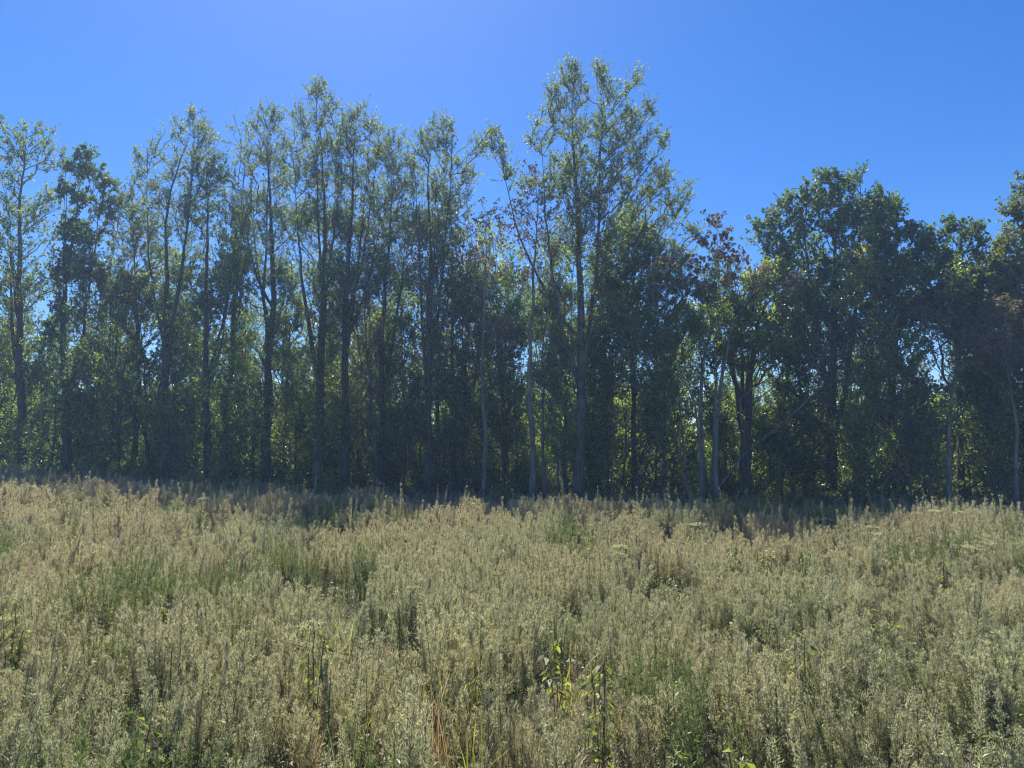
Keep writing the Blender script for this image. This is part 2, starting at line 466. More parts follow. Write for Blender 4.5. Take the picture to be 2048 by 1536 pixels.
class Front: pass
FRONT = []
def front_tree(name, label, nick, bx, off, stem_px, r_px, lobes_px, n_pts, leafm, barkm, seed, depth=.9, lower=True, **kw):
    """a tree of the first rows; its stem and crown lobes are given as seen and set at its own distance, with depth"""
    d = edge_dist(bx) + off
    x0 = (bx - 1024) / FPX * d
    b = at(bx, 1000, d); base = np.array([b[0], d, float(ground_z(b[0], d)) - .05])
    rng = np.random.default_rng(seed + 77)
    st = [np.array([0, 0, 0])]
    yy = 0
    for (sx, sy) in stem_px:
        yy += rng.normal(0, .25)
        w = at(sx, sy, d) - base; w[1] = yy; st.append(w)
    lobes = []
    low = []
    if lower:
        ly = 560
        while ly < 900:
            sx = np.interp(-ly, [-q_[1] for q_ in [(bx, 1000)] + stem_px], [q_[0] for q_ in [(bx, 1000)] + stem_px])
            if rng.random() < .8: low.append((sx + rng.normal(0, 34), ly + rng.normal(0, 15), 26 + 26 * rng.random()))
            ly += 52
        n_pts = int(n_pts + 18 * len(low))
    for (lx, ly, lr) in list(lobes_px) + low:
        c = at(lx, ly, d) - base; r = lr / FPX * d
        c[1] = rng.normal(0, .35) * r
        lobes.append((c, (r, max(r * depth, .8), r)))
    T, Li, Lv = grow(seed, st, r_px / FPX * d / 2, lobes, n_pts, **kw)
    t = thing(name, label, 'tree', base)
    put('trunk', T.mesh('trunk', [barkm]), t)
    put('limbs', Li.mesh('limbs', [barkm]), t)
    put('crown', Lv.mesh('crown', [leafm]), t)
    FRONT.append((bx, nick))
    return t

SP = dict(forks=3, sprays=6, per=8, leaf_size=.122, spray_len=.68)          # sparse
MD = dict(forks=2, sprays=5, per=7, leaf_size=.15, spray_len=.6)
DN = dict(forks=3, sprays=5, per=9, leaf_size=.18, spray_len=.5, up_face=.8)   # dense

front_tree('tall_tree', 'tall light green tree with an open crown at the left edge', 'the left edge tree', 42, 0.5,
  [(44, 800), (48, 600), (52, 420), (62, 250)], 26,
  [(60, 275, 55), (30, 330, 60), (95, 320, 45), (20, 420, 70), (85, 420, 60), (50, 510, 80), (5, 560, 60), (100, 580, 60), (40, 660, 80)], 330, LEAF_LIGHT, BARK_DARK, 11, **MD)
front_tree('vine_covered_tree', 'dark narrow tree smothered in vines, with a knobbly bent top on the left', 'the vine covered tree', 133, 1.0,
  [(135, 820), (132, 650), (135, 520), (150, 420), (160, 330)], 26,
  [(168, 305, 22), (150, 340, 26), (180, 345, 20), (135, 385, 26), (165, 400, 26), (208, 355, 22), (222, 375, 18), (215, 420, 24), (140, 450, 34), (170, 480, 38), (125, 530, 40), (190, 560, 45)], 300, LEAF_DARK, BARK_DARK, 12,
  **{**DN, 'spray_len': .35})
front_tree('rounded_tree', 'mid height bushy green tree crowded between the vine covered tree and a straight dark trunk', 'the bushy mid height tree', 262, 2.2,
  [(265, 820), (268, 650), (262, 500), (255, 410)], 18,
  [(245, 395, 38), (275, 375, 24), (215, 420, 34), (280, 430, 42), (240, 470, 55), (290, 520, 50), (210, 560, 60), (270, 600, 60), (180, 640, 50)], 300, LEAF_OLIVE, BARK_GREY, 13, **MD)
front_tree('tall_tree', 'straight dark trunk whose crown leans right to a thin leafy tip', 'the straight dark trunk', 328, -0.4,
  [(328, 800), (329, 600), (331, 460), (345, 380), (385, 260)], 25,
  [(388, 240, 34), (355, 270, 26), (412, 285, 30), (380, 310, 38), (340, 330, 34), (293, 305, 30), (275, 330, 22), (400, 355, 40), (335, 390, 45), (380, 420, 45), (300, 440, 40), (350, 490, 55), (260, 430, 30)], 300, LEAF_SILVER, BARK_DARK, 14, **SP)
front_tree('tall_tree', 'leafy column shaped tree with a spiky top just right of the straight dark trunk', 'the spiky column tree', 421, 0.8,
  [(420, 800), (424, 620), (430, 460), (431, 320)], 24,
  [(431, 320, 22), (420, 360, 34), (448, 370, 34), (410, 430, 46), (460, 440, 46), (430, 500, 60), (480, 520, 44), (400, 570, 60), (460, 600, 60)], 340, LEAF_DARK, BARK_DARK, 15, **MD)
front_tree('half_dead_tree', 'half dead tree with bare twigs poking above the spiky column tree', 'the half dead tree', 458, 3.0,
  [(462, 800), (470, 600), (480, 420), (485, 260)], 18,
  [(482, 255, 26), (468, 280, 24), (500, 290, 26), (480, 330, 34), (460, 400, 40), (500, 420, 44)], 120, LEAF_SILVER, BARK_DARK, 16,
  bare=((.8, 0, 21.5), (3, 3, 2.6)), **{**SP, 'sprays': 2})
front_tree('forked_tree', 'dark tree that forks low into several rising stems, its top two tufts against the sky', 'the low forked tree', 534, 0.2,
  [(533, 850), (534, 730), (548, 600), (540, 420), (530, 240)], 30,
  [(528, 225, 26), (548, 250, 22), (515, 265, 28), (545, 300, 36), (505, 320, 36), (560, 350, 34), (530, 390, 50), (490, 420, 46), (570, 450, 46), (510, 500, 60), (480, 560, 50), (560, 570, 50)], 330, LEAF_SILVER, BARK_DARK, 17, **SP)
front_tree('tall_tree', 'thick grey trunk flaring at its foot, with a broad airy crown of fine twigs', 'the thick grey trunk', 632, -1.6,
  [(634, 850), (636, 720), (638, 560), (642, 400), (636, 215)], 34,
  [(636, 200, 30), (608, 235, 30), (660, 225, 30), (588, 290, 32), (640, 285, 44), (685, 270, 36), (610, 350, 46), (665, 350, 50), (640, 430, 60), (590, 450, 50), (690, 450, 44), (620, 530, 60)], 380, LEAF_SILVER, BARK_GREY, 18, **SP)
front_tree('tall_tree', 'tall dark trunked tree standing right beside the thick grey trunk, crown rounded above', 'the dark companion trunk', 688, -1.0,
  [(690, 850), (692, 700), (700, 560), (712, 400), (715, 260)], 32,
  [(715, 240, 34), (742, 262, 28), (700, 300, 44), (750, 320, 40), (715, 380, 55), (762, 400, 44), (690, 450, 50), (740, 470, 60), (710, 560, 65)], 330, LEAF_SILVER, BARK_DARK, 19, **SP)
front_tree('slender_tree', 'slender pale stem leaning left as it rises, in front of the dark double trunks', 'the leaning pale stem', 757, -0.8,
  [(748, 850), (735, 720), (728, 620), (735, 500)], 12,
  [(735, 520, 45), (720, 600, 40), (765, 570, 45), (740, 660, 45)], 90, LEAF_RED, BARK_PALE, 20, **SP)
front_tree('tall_tree', 'slim tree with a feathery crown sloping down to the right of the rounded crown', 'the feathery slim tree', 768, 1.0,
  [(766, 850), (765, 700), (778, 520), (795, 300)], 20,
  [(792, 285, 30), (770, 310, 28), (812, 320, 30), (790, 370, 46), (825, 380, 30), (775, 450, 55), (815, 460, 50), (790, 550, 60)], 270, LEAF_SILVER, BARK_DARK, 21, **SP)
front_tree('tall_tree', 'straight tree whose narrow crown ends in a dark tuft pointing right, at the centre left', 'the straight centre left trunk', 856, -0.3,
  [(856, 850), (857, 700), (857, 500), (856, 330), (870, 260)], 24,
  [(878, 258, 26), (900, 248, 16), (850, 280, 26), (880, 300, 32), (840, 320, 30), (905, 330, 30), (865, 370, 44), (910, 400, 40), (840, 440, 44), (880, 480, 50), (930, 340, 30), (960, 300, 28)], 260, LEAF_SILVER, BARK_DARK, 22, **SP)
front_tree('small_tree', 'small rounded tree with reddening leaves under the dark tuft of the centre left tree', 'the reddening small tree', 902, 2.0,
  [(908, 850), (905, 700), (900, 560), (898, 450)], 20,
  [(880, 420, 40), (915, 440, 34), (850, 470, 46), (905, 500, 50), (945, 520, 40), (870, 560, 60), (930, 600, 50)], 300, LEAF_RED, BARK_DARK, 23, **MD)
front_tree('brown_leaved_tree', 'narrow pale barked tree hung with clusters of dead brown leaves left of centre gap', 'the narrow brown leaved tree', 967, -1.8,
  [(966, 850), (963, 700), (968, 560), (975, 430)], 15,
  [(975, 430, 34), (1000, 470, 30), (950, 500, 36), (985, 540, 40), (950, 600, 40), (990, 650, 44), (930, 680, 36)], 100, LEAF_BROWN, BARK_PALE, 24, cluster=True, lower=False, limb_k=.55, sprays=3, per=6, leaf_size=.16, spray_len=.4, droop=1.1)
front_tree('open_crowned_tree', 'yellowing green tree between the reddening small tree and the tallest tree', 'the yellowing tree', 1010, 3.2,
  [(1008, 850), (1000, 700), (995, 560), (985, 470)], 20,
  [(975, 480, 36), (1010, 520, 40), (960, 540, 50), (1020, 600, 55), (980, 650, 50), (1040, 660, 44)], 260, LEAF_YELLOW, BARK_DARK, 25, **MD)
front_tree('pale_trunked_tree', 'pale straight trunk with russet leaf clusters high up, left neighbour of the tallest tree', 'the pale straight trunk', 1064, -2.2,
  [(1065, 850), (1062, 720), (1068, 560), (1075, 420), (1070, 350)], 20,
  [(1070, 360, 26), (1045, 420, 34), (1085, 400, 30), (1110, 440, 30), (1060, 470, 40), (1020, 440, 24), (1090, 510, 36), (1050, 560, 40)], 110, LEAF_BROWN, BARK_PALE, 26, cluster=True, lower=False, limb_k=.55, sprays=3, per=6, leaf_size=.15, spray_len=.42, droop=.9)
front_tree('twin_stem_tree', 'slim pale twin stems close together left of the tallest trunk', 'the twin pale stems', 1086, -1.0,
  [(1085, 850), (1088, 720), (1100, 600), (1108, 520)], 12,
  [(1105, 520, 40), (1085, 580, 40), (1125, 600, 40), (1090, 650, 40)], 130, LEAF_BACK, BARK_PALE, 27, **SP)
front_tree('tallest_tree', 'tallest tree of the wood, wide open silver green crown standing far above its neighbours', 'the tallest tree', 1157, -1.4,
  [(1157, 850), (1157, 700), (1158, 560), (1162, 420), (1150, 280), (1146, 130)], 34,
  [(1145, 135, 24), (1128, 165, 22), (1160, 180, 34), (1200, 150, 22), (1215, 185, 32), (1270, 150, 14), (1255, 185, 24), (1095, 215, 30), (1140, 240, 44), (1200, 240, 46), (1262, 240, 36), (1300, 225, 20),
   (1080, 280, 34), (1150, 320, 60), (1225, 310, 55), (1290, 290, 38), (1325, 280, 20), (1110, 370, 44), (1190, 400, 70), (1270, 380, 60), (1330, 350, 22), (1372, 385, 20), (1345, 430, 40), (1060, 360, 30), (1385, 460, 20),
   (1290, 460, 60), (1140, 480, 60), (1220, 500, 60), (1000, 300, 24), (985, 270, 20), (1020, 350, 26), (1350, 500, 34), (1310, 530, 40)], 800, LEAF_SILVER, BARK_GREY, 28, **{**SP, 'spray_len': .6})
front_tree('bushy_tree', 'dense green tree pressed against the right side of the tallest tree', 'the dense tree by the tallest one', 1268, 1.2,
  [(1270, 850), (1262, 720), (1255, 600), (1262, 460)], 20,
  [(1262, 430, 36), (1240, 480, 46), (1290, 490, 44), (1230, 550, 50), (1290, 560, 50), (1260, 620, 60)], 300, LEAF_DARK, BARK_DARK, 29, **MD)
front_tree('slender_tree', 'thin pale stem leaning left, just left of the brown leaved clump', 'the leaning thin pale stem', 1376, -1.4,
  [(1370, 900), (1355, 820), (1345, 760), (1330, 680)], 10,
  [(1330, 680, 36), (1350, 640, 36), (1310, 640, 34)], 70, LEAF_BACK, BARK_PALE, 30, **SP)
front_tree('brown_leaved_tree', 'crooked tree with large drooping dead brown leaves silhouetted against the blue sky', 'the crooked brown leaved tree', 1412, -2.0,
  [(1402, 850), (1405, 740), (1440, 620), (1472, 540), (1425, 440)], 16,
  [(1428, 445, 20), (1450, 470, 16), (1412, 490, 18), (1440, 510, 24), (1375, 520, 26), (1400, 545, 24), (1475, 520, 24), (1330, 540, 24), (1350, 570, 34), (1310, 580, 30), (1460, 560, 24), (1390, 590, 40)], 150, LEAF_BROWN, BARK_PALE, 31, cluster=True, lower=False, limb_k=.55, sprays=2, per=9, leaf_size=.19, spray_len=.35, droop=1.6)
front_tree('pale_trunked_tree', 'pale stem leaning right out of the brown leaved clump, long limb reaching right', 'the right leaning pale stem', 1428, -2.4,
  [(1436, 850), (1452, 740), (1465, 650), (1478, 560), (1510, 540)], 19,
  [(1560, 590, 20), (1520, 560, 24), (1590, 560, 18), (1620, 735, 16), (1655, 705, 22), (1690, 735, 24), (1660, 760, 26), (1640, 800, 20), (1540, 740, 16)], 110, LEAF_BROWN, BARK_PALE, 32, cluster=True, lower=False, limb_k=.55, sprays=3, per=7, leaf_size=.15, spray_len=.4, droop=.9)
front_tree('pale_trunked_tree', 'pale stem bowing left at mid height out of the brown leaved clump', 'the left bowing pale stem', 1399, -2.2,
  [(1396, 880), (1386, 800), (1360, 745), (1310, 715)], 13,
  [(1310, 700, 34), (1280, 680, 30), (1340, 690, 34)], 50, LEAF_BACK, BARK_PALE, 44, **{**SP, 'forks': 0, 'bf': .5}, lower=False)
front_tree('pale_trunked_tree', 'middle pale stem of the brown leaved clump, slim and nearly upright', 'the slim middle pale stem', 1418, -1.8,
  [(1424, 860), (1428, 760), (1422, 660), (1412, 580)], 12,
  [(1412, 590, 30), (1430, 640, 30), (1400, 660, 30)], 60, LEAF_BACK, BARK_PALE, 45, **{**SP, 'forks': 0}, lower=False)
front_tree('round_headed_tree', 'thick dark trunk under a rounded yellow tinged crown, left of the great dark tree', 'the yellow tinged round tree', 1488, 0.0,
  [(1490, 880), (1500, 760), (1515, 660), (1530, 580)], 44,
  [(1545, 560, 34), (1510, 575, 34), (1575, 590, 34), (1490, 620, 44), (1550, 630, 55), (1600, 640, 34), (1470, 680, 44), (1530, 700, 50), (1590, 700, 44), (1450, 630, 30)], 420, LEAF_YELLOW, BARK_DARK, 33, **{**DN, 'leaf_size': .15})
front_tree('great_dark_tree', 'great dark green tree with a dense broad crown, tallest on the right side', 'the great dark tree', 1655, 1.8,
  [(1655, 850), (1656, 700), (1660, 560), (1672, 400)], 40,
  [(1690, 362, 26), (1650, 360, 26), (1722, 350, 12), (1620, 380, 26), (1580, 405, 26), (1665, 400, 44), (1710, 400, 30), (1548, 435, 26), (1525, 465, 26), (1600, 440, 44), (1680, 460, 55), (1560, 490, 44), (1625, 510, 60), (1740, 450, 34), (1700, 540, 60), (1560, 540, 34), (1650, 590, 60), (1755, 520, 44), (1730, 620, 60), (1640, 680, 60)], 620, LEAF_DARK, BARK_DARK, 34, **DN)
front_tree('dark_tree', 'dark tree with a browning lower shoulder joined to the right of the great dark crown', 'the shoulder tree', 1780, 2.6,
  [(1778, 850), (1775, 700), (1772, 560), (1775, 430)], 26,
  [(1765, 400, 20), (1795, 415, 20), (1745, 425, 22), (1780, 445, 30), (1805, 470, 20), (1765, 490, 40), (1800, 530, 34), (1770, 580, 50), (1800, 640, 50)], 330, LEAF_DARK, BARK_DARK, 35, **DN)
front_tree('dark_tree', 'dark green tree with three rounded tufts in the dip near the right edge', 'the three tufted tree', 1925, 1.6,
  [(1925, 850), (1926, 720), (1920, 600), (1905, 480)], 24,
  [(1900, 455, 22), (1865, 475, 24), (1935, 465, 18), (1958, 470, 12), (1850, 500, 22), (1905, 500, 34), (1945, 505, 22), (1870, 540, 34), (1930, 560, 40), (1870, 610, 50), (1930, 640, 50)], 330, LEAF_DARK, BARK_DARK, 36, **DN)
front_tree('forked_pale_tree', 'pale slim tree that forks at mid height into three narrow stems on the right', 'the forked pale tree', 1894, -1.6,
  [(1894, 880), (1896, 790), (1905, 730), (1925, 660), (1945, 620)], 17,
  [(1945, 640, 30), (1890, 640, 30), (1850, 640, 34), (1830, 610, 26), (1920, 690, 34), (1870, 700, 34), (1980, 620, 30)], 75, LEAF_BROWN, BARK_PALE, 37, cluster=True, lower=False, limb_k=.55, sprays=3, per=6, leaf_size=.13, spray_len=.4, droop=.5)
front_tree('edge_tree', 'olive green tree filling the right edge of the picture, leaning into the frame', 'the right edge tree', 2062, 0.2,
  [(2060, 850), (2058, 700), (2055, 520), (2060, 400)], 30,
  [(2055, 370, 24), (2030, 420, 20), (2065, 450, 44), (2010, 480, 26), (2045, 520, 44), (1985, 530, 34), (1945, 560, 30), (2010, 590, 50), (1935, 610, 30), (1970, 650, 44), (2040, 660, 50), (2000, 720, 44)], 460, LEAF_OLIVE, BARK_DARK, 38, **{**DN, 'leaf_size': .15})
front_tree('brown_leaved_tree', 'pale twiggy tree with faded brown seed clusters in front of the right edge tree', 'the pale twiggy tree', 2030, -2.6,
  [(2030, 880), (2022, 800), (2010, 700), (2000, 620)], 13,
  [(2005, 610, 26), (1985, 650, 26), (2030, 640, 24), (1955, 690, 24), (2000, 690, 30), (2035, 700, 26), (1940, 720, 20)], 70, LEAF_BROWN, BARK_PALE, 39, cluster=True, lower=False, limb_k=.55, sprays=3, per=9, leaf_size=.14, spray_len=.4, droop=.6)

# slim stems of the shade, between the large trunks
SLIM = [(222, 3.0, 10, 520, 'slim dark stem between the vine covered tree and the bushy one'),
        (300, 2.0, 9, 560, 'thin dark stem just left of the straight dark trunk'),
        (382, 3.5, 9, 560, 'thin stem in the shade right of the straight dark trunk'),
        (572, 1.5, 10, 560, 'thin upright stem between the low forked tree and the thick grey trunk'),
        (876, 1.2, 16, 520, 'dark stem close behind the straight centre left trunk'),
        (916, 0.6, 11, 560, 'thin stem leaning right beside the reddening small tree'),
        (1006, 1.4, 10, 600, 'thin dark stem midway between the brown leaved tree and the pale trunk'),
        (1132, 1.8, 16, 520, 'dark stem half hidden behind the left of the tallest trunk'),
        (1178, 1.0, 12, 540, 'dark thin stem close on the right of the tallest trunk'),
        (1218, 0.8, 10, 600, 'thin dark stem a little right of the tallest trunk'),
        (1320, -0.8, 9, 600, 'thin grey upright stem left of the leaning thin pale stem'),
        (1440, 1.0, 10, 640, 'thin dark stem behind the brown leaved clump'),
        (1562, 0.8, 9, 640, 'thin dark stem right of the thick dark trunk'),
        (1718, -0.6, 8, 760, 'thin crooked grey sapling under the shoulder tree'),
        (1822, -0.8, 7, 740, 'thin light sapling left of the forked pale tree'),
        (1858, -1.0, 7, 780, 'short pale sapling beside the forked pale tree'),
        (1970, 1.0, 12, 620, 'dark stem between the three tufted tree and the right edge')]
for q, (bx, off, rp, ty, lab) in enumerate(SLIM):
    rg = np.random.default_rng(500 + q)
    dx = rg.normal(0, 14)
    front_tree('slim_tree', lab, 'slim', bx, off, [(bx + dx * .4, 830), (bx + dx, (830 + ty) / 2), (bx + dx * 1.5, ty)], rp,
               [(bx + dx * 1.5, ty, 34), (bx + dx + 18, ty + 60, 34), (bx + dx - 20, ty + 90, 34), (bx + dx, ty + 150, 36)], 90,
               [LEAF_BACK, LEAF_YELLOW, LEAF_DARK][q % 3], BARK_GREY if off < 0 else BARK_DARK, 300 + q, **MD)
EDGE_SMALL = [(18, 620), (95, 700), (178, 640), (238, 760), (352, 690), (392, 790), (458, 650), (505, 800), (590, 700), (655, 760), (722, 690), (806, 640), (838, 770), (885, 700), (938, 790), (1035, 680),
              (1120, 760), (1195, 640), (1240, 720), (1300, 800), (1345, 700), (1455, 740), (1535, 780), (1590, 690), (1625, 800), (1700, 700), (1745, 790), (1800, 730), (1845, 800), (1945, 740), (1990, 790), (2040, 700)]
EDGE_LAB = []
for q, (bx, ty) in enumerate(EDGE_SMALL):
    rg = np.random.default_rng(800 + q); k2 = q % 4
    nb = min([f for f in FRONT if f[1] != 'slim' and 'small' not in f[2:]], key=lambda f: abs(f[0] - bx))
    side = 'left of' if bx < nb[0] else 'right of'
    lab = f"{['bright leafy', 'dull green', 'yellowing', 'bushy dark'][k2]} low tree in the wood's edge {side} {nb[1]}"
    if lab in EDGE_LAB: lab = lab.replace(' low tree', ' shorter low tree')
    EDGE_LAB.append(lab)
    lab = lab.replace("low tree in the wood's edge", "low edge tree")
    lb = []; yy = ty
    while yy < 960:
        lb += [(bx + rg.normal(0, 22), yy, 26 + 16 * rg.random()), (bx + rg.normal(0, 34), yy + 20, 24 + 18 * rg.random())]; yy += 42
    front_tree('low_tree', lab, 'slim', bx, rg.uniform(-.6, 3.2), [(bx + rg.normal(0, 8), 880), (bx + rg.normal(0, 14), (880 + ty) / 2), (bx + rg.normal(0, 20), ty)], 8, lb, 12 * len(lb),
               [LEAF_YELLOW, LEAF_BACK, LEAF_YELLOW, LEAF_DARK][k2], BARK_DARK, 800 + q, lower=False, **{**MD, 'leaf_size': .14, 'up_face': .6})
NICKS = sorted([f for f in FRONT if f[1] != 'slim'])

# rows of trees deeper in the wood: a few kinds, copied with all parts
def back_proto(seed, h, w, low, leafm, n_pts, kw):
    rng = np.random.default_rng(seed)
    lobes = []
    z = low
    while z < h - .6:
        f = (z - low) / (h - low)
        rr = w * (0.55 + .45 * math.sin(pi * min(1, f * .9 + .15)))
        for _ in range(2):
            a = rng.random() * 2 * pi
            lobes.append((np.array([cos(a) * rr * .45, sin(a) * rr * .45, z + rng.normal(0, .3)]), (rr * .62, rr * .62, rr * .5)))
        z += rr * .55
    lobes.append((np.array([rng.normal(0, .4), 0, h - .8]), (.9, .9, .9)))
    st = [(0, 0, 0), (rng.normal(0, .3), rng.normal(0, .3), h * .4), (rng.normal(0, .5), rng.normal(0, .5), h * .75), (lobes[-1][0][0], 0, h - .5)]
    T, Li, Lv = grow(seed, st, .11 + h * .006, lobes, n_pts, sides=8, **kw)
    return T.mesh('trunk', [BARK_DARK]), Li.mesh('limbs', [BARK_DARK]), Lv.mesh('crown', [leafm])

PROTOS = [back_proto(901, 16.5, 3.0, 3.0, LEAF_BACK, 380, MD), back_proto(902, 15.0, 2.6, 2.2, LEAF_YELLOW, 360, MD),
          back_proto(903, 17.5, 2.8, 4.5, LEAF_BACK, 360, MD), back_proto(904, 13.5, 3.1, 2.0, LEAF_DARK, 380, MD),
          back_proto(905, 14.5, 2.7, 3.5, LEAF_OLIVE, 340, MD)]
PNAMES = ['leafy_tree', 'yellow_green_tree', 'leafy_tree', 'low_dark_tree', 'olive_tree']
PADJ = ['leafy mid green tree', 'yellowish backlit tree', 'tall mid green tree', 'low dark green tree', 'olive tinged tree']
rows = [(5.0, 6.2, 'just behind'), (9.0, 4.4, 'in the third row behind'), (13.0, 4.2, 'deep in the wood behind')]
rng = np.random.default_rng(42)
used = {}
canopy = lambda px: float(np.interp(px, [-300, 0, 150, 400, 700, 900, 1100, 1250, 1350, 1460, 1600, 1750, 1850, 1980, 2400], [15.5, 15.5, 14, 14.5, 15, 14.5, 13, 13.5, 11.5, 10.2, 12, 13, 11.5, 12.5, 13]))
for ri, (off, step, where) in enumerate(rows):
    x = -44.0 + ri * 1.1
    while x < 40:
        y = float(edge_dist_x(x * .93, 0)) + off + rng.normal(0, .9)
        px = 1024 + x / y * FPX
        if -160 < px < 2210:
            k2 = int(rng.integers(0, 5))
            hp = [16.5, 15.0, 17.5, 13.5, 14.5][k2]
            s = canopy(px) * (.98, .92, .66)[ri] * (1 + rng.normal(0, .07)) / hp
            nb = min(NICKS, key=lambda f: abs(f[0] - px))
            side = 'and left of' if px < nb[0] - 12 else ('and right of' if px > nb[0] + 12 else 'and in line with')
            w = where.replace('behind', 'behind')
            lab = f'{PADJ[k2]} {w} {side} {nb[1]}'
            used[lab] = used.get(lab, 0) + 1
            if used[lab] > 1:
                extra = ['', ', slightly further off', ', furthest from it', ', fourth away'][min(3, used[lab] - 1)]
                lab = lab + extra
            lab = ' '.join(lab.split()[:16])
            t = thing(PNAMES[k2], lab, 'tree', (x, y, float(ground_z(x, y)) - .05), 'trees in the shade of the wood', rng.random() * 6.28)
            t.scale = (s * (1 + rng.normal(0, .06)),) * 2 + (s,)
            for nm, me in zip(('trunk', 'limbs', 'crown'), PROTOS[k2]): put(nm, me, t)
        x += step * (1 + rng.normal(0, .18))

# fallen and leaning dead branches at the wood's edge
def dead_branch(label, a, b, off, r):
    d = edge_dist((a[0] + b[0]) / 2) + off
    rg = np.random.default_rng(int(a[0]))
    A = at(a[0], a[1], d); B = at(b[0], b[1], d + rg.uniform(-.6, .6)); base = np.array([A[0], A[1], float(ground_z(A[0], A[1]))])
    K = 9; t = np.linspace(0, 1, K)[:, None]
    P = np.concatenate([base[None], A + (B - A) * t]) - base; P[2:-1] += rg.normal(0, .05, (K - 2, 3))
    g = Geo(); tube(g, P, np.linspace(r, r * .3, K + 1), 7, .5, 0, .15, rg)
    g2 = Geo(); q = rg.integers(4, K, 7); Q = P[q]; D = norm((P[-1] - P[1])[None] * .5 + rg.normal(0, 1.6, (7, 3))) * (.3 + .7 * rg.random((7, 1)))
    prisms(g2, Q, Q + D, r * .3, r * .12, 4); 
    t_ = thing('dead_branch', label, 'dead branch', base); put('stem', g.mesh('stem', [BARK_PALE]), t_); put('twigs', g2.mesh('twigs', [BARK_PALE]), t_)
dead_branch('bare leaning pole slanting up right between the tallest trunk and the brown leaved clump', (1225, 960), (1290, 830), -1.8, .035)
dead_branch('thin dead branch slanting down right beside the centre left trunk', (900, 950), (845, 885), -1.5, .03)
dead_branch('pale dead branch sloping from the leaning pale stem', (815, 880), (765, 855), -1.2, .025)
dead_branch('fine forked dead twig in front of the grey upright stem', (1275, 950), (1305, 900), -2.0, .02)
dead_branch('long grey dead branch bowed over on the far left', (60, 870), (100, 770), -1.0, .04)
dead_branch('crooked dead branch under the shoulder tree', (1760, 985), (1800, 910), -2.2, .025)

# ------------------------------------------------------------------ scattered growth
def hidden_collection(name, meshes):
    c = bpy.data.collections.new(name)
    for me in meshes:
        o = bpy.data.objects.new(name, me); c.objects.link(o)
    return c

def scatter(name, protos, P, rot, scl, idx, hue, mats):
    me = bpy.data.meshes.new(name)
    me.vertices.add(len(P)); me.vertices.foreach_set('co', np.ascontiguousarray(P, np.float32).ravel())
    def a(n, t, v, f):
        q = me.attributes.new(n, t, 'POINT'); q.data.foreach_set(f, np.ascontiguousarray(v, np.float32 if t != 'INT' else np.int32).ravel())
    a('turn', 'FLOAT_VECTOR', rot, 'vector'); a('size', 'FLOAT_VECTOR', scl, 'vector'); a('which', 'INT', idx, 'value'); a('hue', 'FLOAT_VECTOR', hue, 'vector')
    ob = put(name, me); ob['kind'] = 'stuff'
    ng = bpy.data.node_groups.new(name, 'GeometryNodeTree')
    ng.interface.new_socket('Geometry', in_out='INPUT', socket_type='NodeSocketGeometry')
    ng.interface.new_socket('Geometry', in_out='OUTPUT', socket_type='NodeSocketGeometry')
    n = ng.nodes; l = ng.links
    gi = n.new('NodeGroupInput'); go = n.new('NodeGroupOutput')
    ci = n.new('GeometryNodeCollectionInfo'); ci.inputs['Collection'].default_value = hidden_collection(name + '_plant', protos)
    ci.inputs['Separate Children'].default_value = True; ci.inputs['Reset Children'].default_value = True
    ip = n.new('GeometryNodeInstanceOnPoints'); ip.inputs['Pick Instance'].default_value = True
    def na(nm, t):
        q = n.new('GeometryNodeInputNamedAttribute'); q.data_type = t; q.inputs['Name'].default_value = nm; return q.outputs['Attribute']
    l.new(gi.outputs[0], ip.inputs['Points']); l.new(ci.outputs[0], ip.inputs['Instance'])
    l.new(na('which', 'INT'), ip.inputs['Instance Index'])
    l.new(na('turn', 'FLOAT_VECTOR'), ip.inputs['Rotation']); l.new(na('size', 'FLOAT_VECTOR'), ip.inputs['Scale'])
    l.new(ip.outputs[0], go.inputs[0])
    for m in mats: me.materials.append(m)
    md = ob.modifiers.new('growth', 'NODES'); md.node_group = ng
    return ob

